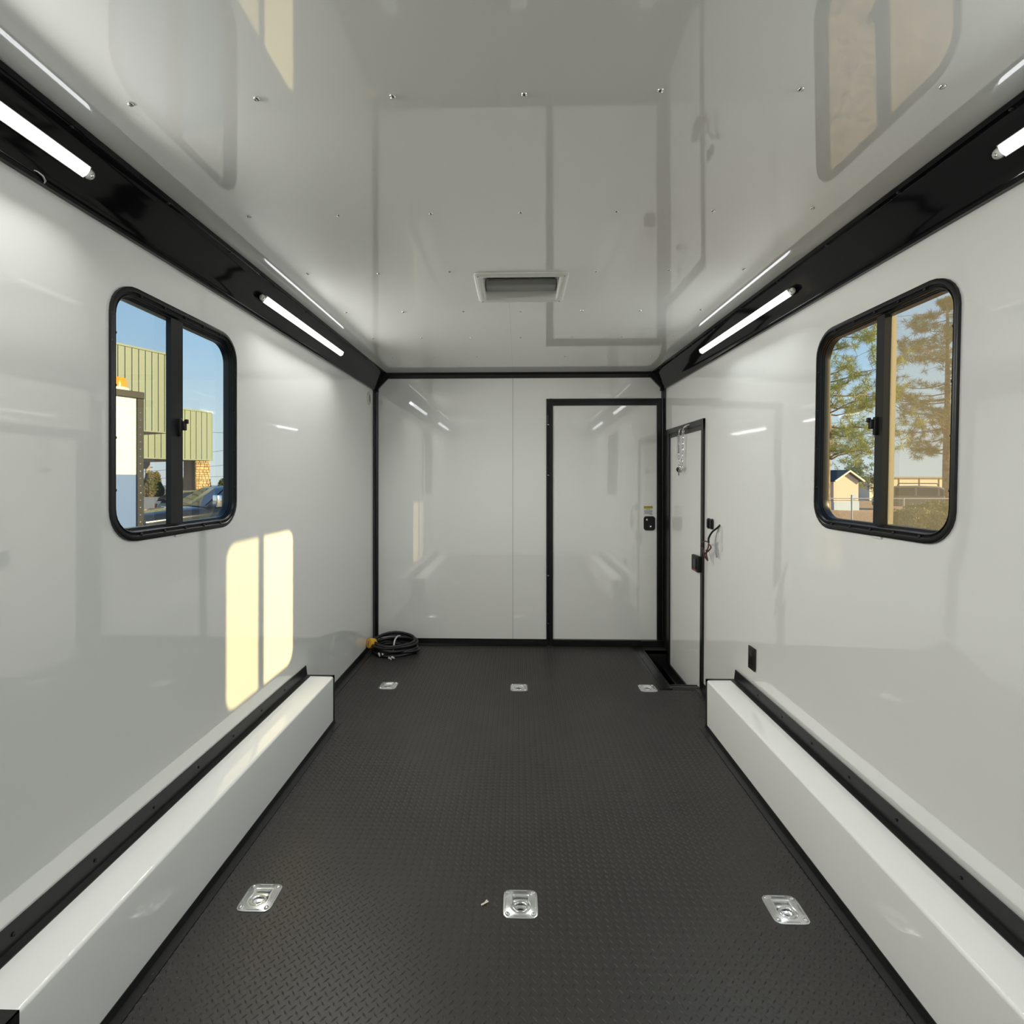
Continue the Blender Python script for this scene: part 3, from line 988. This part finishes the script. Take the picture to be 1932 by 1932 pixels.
# ------------------------------------------------------------------ outdoors: ground
GZ = -.62
gm = MB()
nx, ny = 24, 30
vs, fs = [], []
for j in range(ny + 1):
    for i in range(nx + 1):
        x = 1.0 + 160 * (i / nx) ** 1.6
        y = -40 + 220 * j / ny
        z = GZ - .02 * max(x - 3, 0) + (.0 if x < 4 else .12 * math.sin(x * .31 + y * .17) * min(1, (x - 4) / 8))
        vs.append((x, y, z))
for j in range(ny):
    for i in range(nx):
        a = j * (nx + 1) + i
        fs.append((a, a + 1, a + nx + 2, a + nx + 1))
structure(gm.add(vs, fs).build('ground', STRAW, None, 'all'))
structure(MB().add([(-160, -40, GZ), (1.0, -40, GZ), (1.0, 180, GZ), (-160, 180, GZ)], [(0, 1, 2, 3)]).build('road', ASPHALT))


def rgz(x):
    return GZ - .02 * max(x - 3, 0)


def leaf_cloud(centres, per, size, jitter, wide=.35):
    n = len(centres) * per
    c = np.repeat(np.array(centres), per, 0)
    d = rng.normal(size=(n, 3))
    d /= np.linalg.norm(d, axis=1)[:, None]
    base = c + d * (jitter * rng.random((n, 1)))
    e = rng.normal(size=(n, 3))
    s = np.cross(d, e)
    s /= np.linalg.norm(s, axis=1)[:, None] + 1e-9
    L = size * (.6 + .7 * rng.random((n, 1)))
    V = np.stack([base - s * L * wide * .5, base + s * L * wide * .5, base + d * L], 1).reshape(-1, 3)
    return V


def tri_obj(name, V, m, parent=None):
    me = bpy.data.meshes.new(name)
    n = len(V) // 3
    me.vertices.add(len(V))
    me.vertices.foreach_set('co', V.ravel())
    me.loops.add(n * 3)
    me.loops.foreach_set('vertex_index', np.arange(n * 3, dtype=np.int32))
    me.polygons.add(n)
    me.polygons.foreach_set('loop_start', np.arange(n, dtype=np.int32) * 3)
    me.update(calc_edges=True)
    me.materials.append(m)
    o = bpy.data.objects.new(name, me)
    C.objects.link(o)
    if parent:
        o.parent = parent
        o.matrix_parent_inverse = parent.matrix_basis.inverted()
    return o


def pine(x, y, h, r0, z_first, reach, nbr, tuft, m, label, seed):
    rd = random.Random(seed)
    gz = rgz(x)
    t = thing('pine_tree', (x, y, gz), label, 'tree', 'pine trees outside the right window')
    trunk = [(x + .25 * math.sin(k * .7 + seed) * (k / 10), y + .2 * math.cos(k * .9) * (k / 10), gz - .2 + (h + .2) * k / 10) for k in range(11)]
    MB().tube(trunk, [r0 * (1.15 if k == 0 else 1 - .075 * k) for k in range(11)], 10).build('trunk', BARK, t, True)
    br = MB()
    cents = []
    for b in range(nbr):
        q = (b + rd.random()) / nbr
        z = z_first + (gz + h - z_first) * q
        k = (z - gz) / h
        lx = x + .25 * math.sin(k * 10 * .7 + seed) * k
        a = rd.random() * 2 * PI
        # widest in the lower-middle of the crown
        ln = reach * (math.sin(PI * min(1, .22 + .78 * q)) ** .75) * rd.uniform(.55, 1.05) + .3
        p = [(lx, y, z)]
        rise = rd.uniform(-.05, .35)
        for s in range(1, 6):
            u = s / 5
            a2 = a + rd.uniform(-.15, .15)
            p.append((lx + ln * u * math.cos(a2), y + ln * u * math.sin(a2), z + ln * (rise * u - .25 * u * (1 - u)) + rd.uniform(-.1, .1)))
        br.tube(p, [r0 * .22 * (1 - .17 * s) * (1 - .5 * q) for s in range(6)], 5)
        for s in range(2, 6):
            for _ in range(5 if s > 3 else 3):
                w_ = ln * .16
                end = (p[s][0] + rd.gauss(0, w_), p[s][1] + rd.gauss(0, w_), p[s][2] + rd.gauss(.1, w_ * .55))
                br.tube([p[s], end], r0 * .035, 3)
                cents.append(end)
    br.build('branches', BARK, t)
    tri_obj('foliage', leaf_cloud(cents, 76, tuft, tuft * .6, .085), m, t)


pine(45.8, 56.0, 22.0, .42, 4.2, 7.2, 62, .42, NEEDLE1, 'tall brownish pine tree with a bare trunk at the right edge of the right window', 3)
pine(20.05, 34.0, 15.5, .30, 2.6, 4.4, 54, .30, NEEDLE2, 'sunlit yellow-green pine tree in the far pane of the right window', 5)


def bush(name, loc, rad, n, leaf, m, label, cat, group=None):
    t = thing(name, loc, label, cat, group)
    d = rng.normal(size=(n, 3))
    d /= np.linalg.norm(d, axis=1)[:, None]
    d[:, 2] = np.abs(d[:, 2]) * 1.0 - .10
    lump = 1 + .10 * np.sin(d[:, 0] * 7 + loc[0]) * np.cos(d[:, 1] * 6 + loc[1]) + .06 * np.sin(d[:, 2] * 11)
    c = d * np.array(rad)[None] * lump[:, None] * (.88 + .14 * rng.random((n, 1))) + np.array(loc)[None] + np.array([0, 0, rad[2] * .12])
    tri_obj('foliage', leaf_cloud(c, 9, leaf, leaf * .5, .6), m, t)
    MB().lathe([(.01, rad[2] * .96), (.45, rad[2] * .90), (.78, rad[2] * .62), (.90, rad[2] * .3), (.86, 0), (.80, -.05)], (0, 0, 0), 'z', 16).warp(
        lambda p: (loc[0] + p[0] * rad[0] * .86, loc[1] + p[1] * rad[1] * .86, loc[2] + p[2] * .88)).build('twig_core', m, t, True)
    return t


bush('round_hedge', (15.3, 20.0, rgz(15.3)), (1.25, 1.2, 1.12), 2600, .07, HEDGE, 'large clipped round green hedge behind the chain fence post', 'hedge', 'clipped hedges outside the right window')
bush('round_hedge', (18.6, 23.4, rgz(18.6)), (1.5, 1.1, 1.30), 2200, .08, HEDGE, 'second darker hedge rising behind the large round one', 'hedge', 'clipped hedges outside the right window')
# small trees behind the shed
def small_tree(x, y, h, r, label, m):
    t = thing('small_tree', (x, y, rgz(x)), label, 'tree', 'small trees behind the shed')
    MB().tube([(x, y, rgz(x)), (x, y, rgz(x) + h * .7)], [.12, .05], 7).build('trunk', BARK, t)
    c = rng.normal(size=(220, 3)) * np.array([r * .45, r * .45, h * .17]) + np.array([x, y, rgz(x) + h * .74])
    tri_obj('foliage', leaf_cloud(c, 26, .15, .22, .5), m, t)
small_tree(36.6, 57.0, 4.6, 1.5, 'small leafy tree rising behind the gable of the shed', NEEDLE2)
small_tree(41.5, 60.0, 3.5, 1.3, 'low round tree peeping over the roof right of the shed', LEAF)

# shed with a gable towards the trailer
sx, sy = 26.4, 42.0
sg_ = rgz(sx)
sh = thing('garden_shed', (sx, sy, sg_), 'small cream gabled shed with a dark roof in the right window', 'shed')
hw_, ez, az = 1.42, 1.34, 2.10
TURN = Matrix.Translation((sx, sy, 0)) @ Matrix.Rotation(math.radians(22), 4, 'Z') @ Matrix.Translation((-sx, -sy, 0))
TURN_B = Matrix.Translation((51, 76, 0)) @ Matrix.Rotation(math.radians(20), 4, 'Z') @ Matrix.Translation((-51, -76, 0))
MB().prism([(sx - hw_, sg_), (sx + hw_, sg_), (sx + hw_, ez), (sx, az - .06), (sx - hw_, ez)], 'y', sy, sy + 3.6).xf(TURN).build('wall', SHEDW, sh)
MB().prism([(sx - hw_ - .25, ez - .10), (sx, az), (sx, az + .10), (sx - hw_ - .27, ez + .02)], 'y', sy - .30, sy + 3.9).xf(TURN).build('roof_slope', ROOFD, sh)
MB().prism([(sx + hw_ + .25, ez - .10), (sx, az), (sx, az + .10), (sx + hw_ + .27, ez + .02)], 'y', sy - .30, sy + 3.9).xf(TURN).build('roof_slope', ROOFD, sh)
for s in (-1, 1):
    MB().prism([(sx + s * (hw_ + .26), ez - .13), (sx, az - .05), (sx, az + .08), (sx + s * (hw_ + .28), ez + .0)], 'y', sy - .36, sy - .28).xf(TURN).build('barge_board', TRIMW, sh)
MB().box((sx - hw_ - .02, sy - .05, sg_), (sx + hw_ + .02, sy, sg_ + .72)).xf(TURN).build('skirting', SHEDB, sh)
MB().box((sx + .62, sy - .06, sg_ + .90), (sx + 1.08, sy, sg_ + 1.28)).xf(TURN).build('shed_window', SHEDB, sh)

# long beige building beyond
lb_ = thing('long_building', (58, 76, rgz(58)), 'long low beige building stretching behind shed and van', 'building')
MB().box((51.0, 76, -2.6), (90, 84, 1.62)).xf(TURN_B).build('wall', BEIGE, lb_)
MB().box((50.8, 75.7, 1.62), (90.3, 84.3, 1.84)).xf(TURN_B).build('roof_edge', SOFFIT, lb_)
for x in (51.1, 57.2, 61.6, 66.0):
    MB().box((x - .06, 75.9, -2.6), (x + .06, 76.0, 1.62)).xf(TURN_B).build('downpipe', TRIMW if x < 52 else SOFFIT, lb_)
MB().box((63.8, 75.85, -1.9), (66.4, 75.99, .3)).xf(TURN_B).build('roller_door', SHEDB, lb_)

# fence
fc = thing('pipe_fence', (18, 26, rgz(18)), 'low galvanised pipe fence crossing outside the right window', 'fence')
for x in (11.6, 14.1, 16.62, 19.15, 21.7, 24.2):
    MB().cyl((x, 26, rgz(x)), (x, 26, .50), .038, 10).build('post', GALV, fc, True)
MB().cyl((11.5, 26, .47), (24.3, 26, .47), .024, 8).build('rail', GALV, fc, True)
MB().cyl((11.5, 26, .36), (24.3, 26, .36), .010, 8).build('wire', WIREM, fc)

# ------------------------------------------------------------------ vehicles
def car(name, loc, heading, prof, gh, wid, label, cat, paint, wheels, rear_up=None, mirror=True, tail=False, van=False):
    """prof: (x, z_bottom, z_top, half width) along the body; gh: greenhouse stations"""
    o = thing(name, loc, label, cat, 'vehicles parked outside')
    hd = Vector((heading[0], heading[1], 0)).normalized()
    M = Matrix(((hd.x, -hd.y, 0, loc[0]), (hd.y, hd.x, 0, loc[1]), (0, 0, 1, loc[2]), (0, 0, 0, 1)))
    def ringz(x, zb, zt, hw):
        r = min(.16, (zt - zb) * .35)
        return [(x, -hw, zb), (x, -hw * 1.0, zb + .25 * (zt - zb)), (x, -hw, zt - r * 1.3), (x, -hw * .96, zt - r * .4), (x, -hw * .86, zt), (x, 0, zt + .03),
                (x, hw * .86, zt), (x, hw * .96, zt - r * .4), (x, hw, zt - r * 1.3), (x, hw, zb + .25 * (zt - zb)), (x, hw, zb)]
    MB().loops([ringz(*p) for p in prof], True, True).xf(M).build('body', paint, o, True)
    def gr(x, zb, zt, hb, ht):
        return [(x, -hb, zb), (x, -(hb + ht * 2) / 3, zt - .10 * (zt - zb)), (x, -ht * .88, zt), (x, 0, zt + .03), (x, ht * .88, zt), (x, (hb + ht * 2) / 3, zt - .10 * (zt - zb)), (x, hb, zb)]
    MB().loops([gr(*p) for p in gh], True, True).xf(M).build('roof', paint, o, True)
    a, b = gh[0], gh[1]
    e = .012
    MB().add([(a[0] + .05, -a[3] * .90, a[1] + .05), (a[0] + .05, a[3] * .90, a[1] + .05), (b[0] + .03 + .05, b[4] * .80, b[2] - .03), (b[0] + .03 + .05, -b[4] * .80, b[2] - .03)], [(0, 1, 2, 3)]).xf(M).build('windscreen', CARG, o)
    for s in (-1, 1):
        for i in range(1, len(gh) - 1):
            p, q = gh[i], gh[i + 1]
            hb = max(p[3], q[3]) + e
            vs = [(p[0] - .06, s * hb, p[1] + .04), (q[0] + .06, s * hb, q[1] + .04), (q[0] + .06, s * ((hb + q[4] * 2) / 3 + e), q[2] - .12), (p[0] - .06, s * ((hb + p[4] * 2) / 3 + e), p[2] - .12)]
            MB().add(vs, [(0, 1, 2, 3)]).xf(M).build('side_window', CARG, o)
        if mirror:
            x = gh[0][0] - .10
            mo = MB().bbox((x - .10, s * (wid + .08), gh[0][1] + .02), (x + .06, s * (wid + .30), gh[0][1] + .36), .03).xf(M).build('wing_mirror', CHROME, o, True)
            MB().tube([(x - .02, s * wid * .98, gh[0][1] + .02), (x - .02, s * (wid + .14), gh[0][1] + .10)], .03, 8).xf(M).build('mirror_arm', CARP, mo)
        for wx in wheels:
            wo_ = MB().lathe([(.20, -.13), (.36, -.12), (.39, -.06), (.39, .06), (.36, .12), (.20, .13)], (0, 0, 0), 'y', 24).xf(M @ Matrix.Translation((wx, s * (wid - .12), .39))).build('wheel', TYRE, o, True)
            MB().lathe([(.23, -.01), (.23, .0), (.20, .03), (.06, .02), (.01, .03)], (0, 0, 0), 'y', 18).xf(M @ Matrix.Translation((wx, s * (wid + .005), .39)) @ Matrix.Rotation(0 if s > 0 else PI, 4, 'Z')).build('hub_cap', CHROME, wo_, True)
        xf_ = prof[0][0]
        MB().bbox((xf_ - .16, s * wid * .93 - .17, prof[0][2] - .34), (xf_ + .015, s * wid * .93 + .02, prof[0][2] - .14), .03).xf(M).build('headlight', TRIMW, o, True)
        xr = prof[-1][0]
        MB().bbox((xr - .012, s * wid * .95 - .13, prof[-1][2] - .36), (xr + .14, s * wid * .95 + .035, prof[-1][2] - .14), .02).xf(M).build('tail_light', TAIL, o, True)
    if tail:
        MB().bbox((prof[-1][0] - .02, -.26, prof[-1][2] - .42), (prof[-1][0] + .01, .26, prof[-1][2] - .24), .005).xf(M).build('number_plate', TRIMW, o)
    return o, M


body = [(2.75, .45, .98, .78), (2.70, .36, 1.12, .92), (1.6, .34, 1.22, .98), (.9, .34, 1.26, 1.0), (0, .34, 1.27, 1.0), (-1.4, .34, 1.25, 1.0), (-2.75, .36, 1.22, .97), (-2.85, .45, 1.10, .93)]
cab = [(1.15, 1.24, 1.30, .92, .88), (.42, 1.24, 1.80, .94, .76), (-.35, 1.24, 1.84, .94, .77), (-1.15, 1.24, 1.80, .94, .76), (-1.35, 1.24, 1.40, .92, .84)]
car('pickup_truck', (-8.95, 15.60, GZ), (-.48, -.86), body, cab, .99, 'dark blue-black pickup with chrome wing mirror in the lower right of the left window', 'truck', CARP, (1.75, -1.75))
suvb = [(2.30, .42, .95, .72), (2.22, .33, 1.02, .85), (1.3, .30, 1.08, .90), (.7, .30, 1.10, .92), (-1.5, .30, 1.10, .92), (-2.25, .33, 1.06, .89), (-2.35, .42, .96, .84)]
suvg = [(1.0, 1.07, 1.12, .84, .80), (.25, 1.07, 1.46, .86, .68), (-.7, 1.07, 1.50, .86, .70), (-1.75, 1.07, 1.42, .86, .68), (-2.28, 1.06, 1.10, .82, .70)]
car('parked_car', (-16.4, 27.0, GZ), (.49, .87), suvb, suvg, .92, 'black car with a red tail light parked beside the box truck post', 'car', CARP, (1.4, -1.45), mirror=False, tail=True)
vb = [(2.5, .4, 1.0, .80), (2.4, .35, 1.12, .92), (1.7, .33, 1.25, .97), (1.2, .33, 1.28, .98), (-2.4, .33, 1.28, .98), (-2.5, .4, 1.2, .96)]
vg = [(1.5, 1.25, 1.32, .92, .88), (.9, 1.25, 2.05, .95, .82), (-.6, 1.25, 2.10, .96, .84), (-2.1, 1.25, 2.05, .95, .82), (-2.45, 1.24, 1.9, .94, .80)]
vo, vM = car('delivery_van', (34.2, 46.0, rgz(34.2)), (-.8, .6), vb, vg, .97, 'brown-grey van with roof rack parked behind the round hedge', 'van', VANG, (1.6, -1.6), mirror=False)
for s in (-1, 1):
    MB().tube([tuple(vM @ Vector((.7, s * .7, 2.12))), tuple(vM @ Vector((.6, s * .72, 2.32))), tuple(vM @ Vector((-2.0, s * .72, 2.32))), tuple(vM @ Vector((-2.1, s * .7, 2.10)))], .035, 6).build('roof_rack', BLACKT, vo)

# ------------------------------------------------------------------ box truck close outside the left window
du = Vector((.42, .91, 0)).normalized()
dn = Vector((du.y, -du.x, 0))                       # facing the trailer
def oriented(origin):
    return Matrix(((du.x, dn.x, 0, origin[0]), (du.y, dn.y, 0, origin[1]), (0, 0, 1, 0), (0, 0, 0, 1)))
bt = thing('box_truck', (-6.9, 6.4, GZ), 'white and blue box truck body with riveted black corner post outside the left window', 'truck')
BM = oriented((-6.13, 8.2))
MB().box((-5.2, -2.3, 1.49), (-.07, 0, 2.72)).xf(BM).build('upper_panel', TRUCKW, bt)
MB().box((-5.2, -2.3, .10), (-.07, -.002, 1.49)).xf(BM).build('lower_panel', TRUCKB, bt)
MB().bbox((-5.2, -2.32, 2.72), (.02, .03, 2.83), .008).xf(BM).build('top_rail', BLACKM, bt)
MB().bbox((-.09, -2.32, .05), (.01, .03, 2.72), .008).xf(BM).build('corner_post', BLACKM, bt)
MB().box((-5.2, -2.3, -.05), (.0, .01, .10)).xf(BM).build('bottom_rail', BLACKM, bt)
rv = MB().lathe([(.014, 0), (.012, .006), (.004, .010), (.0005, .011)], (0, 0, 0), 'y', 10)
qz = math.atan2(du.y, du.x)
scatter('rivet', rv.xf(Matrix.Rotation(PI, 4, 'Z').inverted() if False else Matrix.Identity(4)), STEEL, bt,
        [(tuple(BM @ Vector((-.045, .030, .25 + k * .118))), (0, 0, math.atan2(dn.y, dn.x) - PI / 2)) for k in range(20)])
for wx in (-.9, -4.0):
    for s in (-.25, -2.0):
        MB().lathe([(.24, -.14), (.46, -.13), (.5, -.06), (.5, .06), (.46, .13), (.24, .14)], (0, 0, 0), 'y', 24).xf(BM @ Matrix.Translation((wx, s, GZ + .5))).build('wheel', TYRE, bt, True)
MB().box((-5.2, -1.6, GZ + .5), (-.2, -.7, -.05)).xf(BM).build('chassis', BLACKM, bt)
bc = BM @ Vector((-.30, -.16, 2.83))
bo = thing('beacon_light', tuple(bc), 'orange beacon light on top of the white box truck', 'beacon')
MB().lathe([(.17, 0), (.17, .035), (.155, .05), (.001, .05)], tuple(bc), 'z', 20).build('beacon_base', TRIMW, bo, True)
MB().lathe([(.150, .05), (.146, .15), (.125, .20), (.07, .215), (.001, .218)], tuple(bc), 'z', 20).build('beacon_lens', AMBER, bo, True)

# ------------------------------------------------------------------ green metal-sided building
gb = thing('metal_building', (-21, 29, GZ), 'pale green ribbed metal building with canopies and a stone column in the left window', 'building')
def sided(origin, length, depth, z0, z1, pitch, setback=0):
    M_ = oriented(origin)
    MB().box((-length, -depth, z0 + .05), (0, -.06, z1 - .05)).xf(M_).build('wall_core', SIDEGAP, gb)
    n = int(length / pitch)
    pan = MB().prism([(.018, -.06), (.018, -.005), (.05, .0), (pitch - .05, .0), (pitch - .018, -.005), (pitch - .018, -.06)], 'z', z0, z1)
    pan.xf(oriented((0, 0)))
    first = None
    for k in range(n):
        p = M_ @ Vector((-(k + 1) * pitch, 0, 0))
        if first is None:
            first = pan.build('siding_panel', SIDING, gb)
            first.location = p
        else:
            dup_part(first, gb, p)
    # end face and edge caps
    MB().box((-.02, -depth, z0), (.015, .01, z1)).xf(M_).build('corner_flashing', SIDING, gb)
    MB().box((-length, -.10, z1), (.03, .04, z1 + .10)).xf(M_).build('top_flashing', SIDING, gb)
    MB().box((-length, -.10, z0 - .06), (.03, .05, z0)).xf(M_).build('drip_edge', SIDING, gb)
    MB().box((-length, -depth, z0 - .04), (0, -.10, z0 + .05)).xf(M_).build('soffit', SOFFIT, gb)
    return M_
sided((-18.56, 26.9), 6.3, 4.2, 3.93, 8.02, .315)
LM = sided((-19.4, 32.0), 9.2, 7.0, 2.66, 5.62, .345)
MB().box((-9, -6.9, 2.15), (-.1, -6.5, 2.66)).xf(LM).build('rear_beam', SOFFIT, gb)
MB().box((-1.0, -1.25, GZ), (-.12, -.12, 2.62)).xf(LM).build('column_core', SOFFIT, gb)
# stone facing of the column, stone by stone
sv = []
z = GZ
row = 0
while z < 2.55:
    hgt = random.uniform(.10, .20)
    x = -1.03
    while x < -.12:
        l = random.uniform(.12, .30)
        x2 = min(x + l, -.09)
        sv.append((x + .008, x2 - .008, z + .008, min(z + hgt, 2.62) - .008))
        x = x2
    z += hgt
for (a, b, c_, d_) in sv:
    if b - a > .04:
        MB().bbox((a, -.14, c_), (b, -.06 + random.uniform(0, .04), d_), .02, 1).xf(LM).build('stone', STONE, gb)
MB().box((-1.04, -1.27, GZ), (-1.0, -.1, 2.62)).xf(LM).build('column_side', SOFFIT, gb)

# poles, wires, far shrubs on the left
for (x, y, zt, r, lab) in ((-47.2, 64.0, 3.4, .24, 'brown wooden utility pole under the green canopy'), (-28.2, 43.0, 2.7, .10, 'thin pale pole beside the mullion under the canopy')):
    t = thing('utility_pole', (x, y, GZ), lab, 'pole')
    MB().cyl((x, y, GZ), (x, y, zt), r, 10).build('shaft', POLE, t, True)
    MB().box((x - .8 * r * 4, y - .06, zt - .5), (x + .8 * r * 4, y + .06, zt - .35)).build('crossarm', POLE, t)
for x, y, r, lab in ((-46.6, 60, (1.12, 1.1, 2.5), 'leftmost dark shrub seen under the canopy'), (-43.6, 60, (1.12, 1.1, 2.9), 'second dark shrub from the left under the canopy'),
                     (-40.6, 60, (1.12, 1.1, 2.4), 'third dark shrub from the left, behind the window mullion'), (-37.6, 60, (1.12, 1.1, 2.7), 'dark shrub under the canopy beside the stone column'), (-34.3, 60, (1.5, 1.3, 2.2), 'pale shrub right of the stone column')):
    bush('far_shrub', (x, y, GZ), r, 2200, .12, LEAF, lab, 'shrub', 'shrubs beyond the car park')
def overhead(label, y, base, poles, wires, r):
    t = thing('power_line', (poles[0][0], y, base), label, 'power line')
    for (x, zt) in poles:
        MB().cyl((x, y, base), (x, y, zt), .16, 10).build('pole', POLE, t, True)
    for (z0, z1, sag) in wires:
        p, q = Vector((poles[0][0], y - .165, z0)), Vector((poles[1][0], y - .165, z1))
        MB().tube([tuple(p.lerp(q, k / 16) - Vector((0, 0, sag * 4 * (k / 16) * (1 - k / 16)))) for k in range(17)], r, 5).build('wire', WIREM, t)
overhead('four slanting overhead wires in the far pane of the left window', 44, GZ, ((-33, 6.2), (-12, 6.6)), ((5.9, 5.2, .2), (3.0, 6.2, .2), (2.1, 4.2, .2), (1.5, 2.3, .1)), .014)
overhead('pair of overhead wires crossing behind the pines in the right window', 46, GZ - .6, ((13.6, 16.2), (44, 17.0)), ((14.7, 16.7, .3), (5.9, 7.6, .3)), .018)
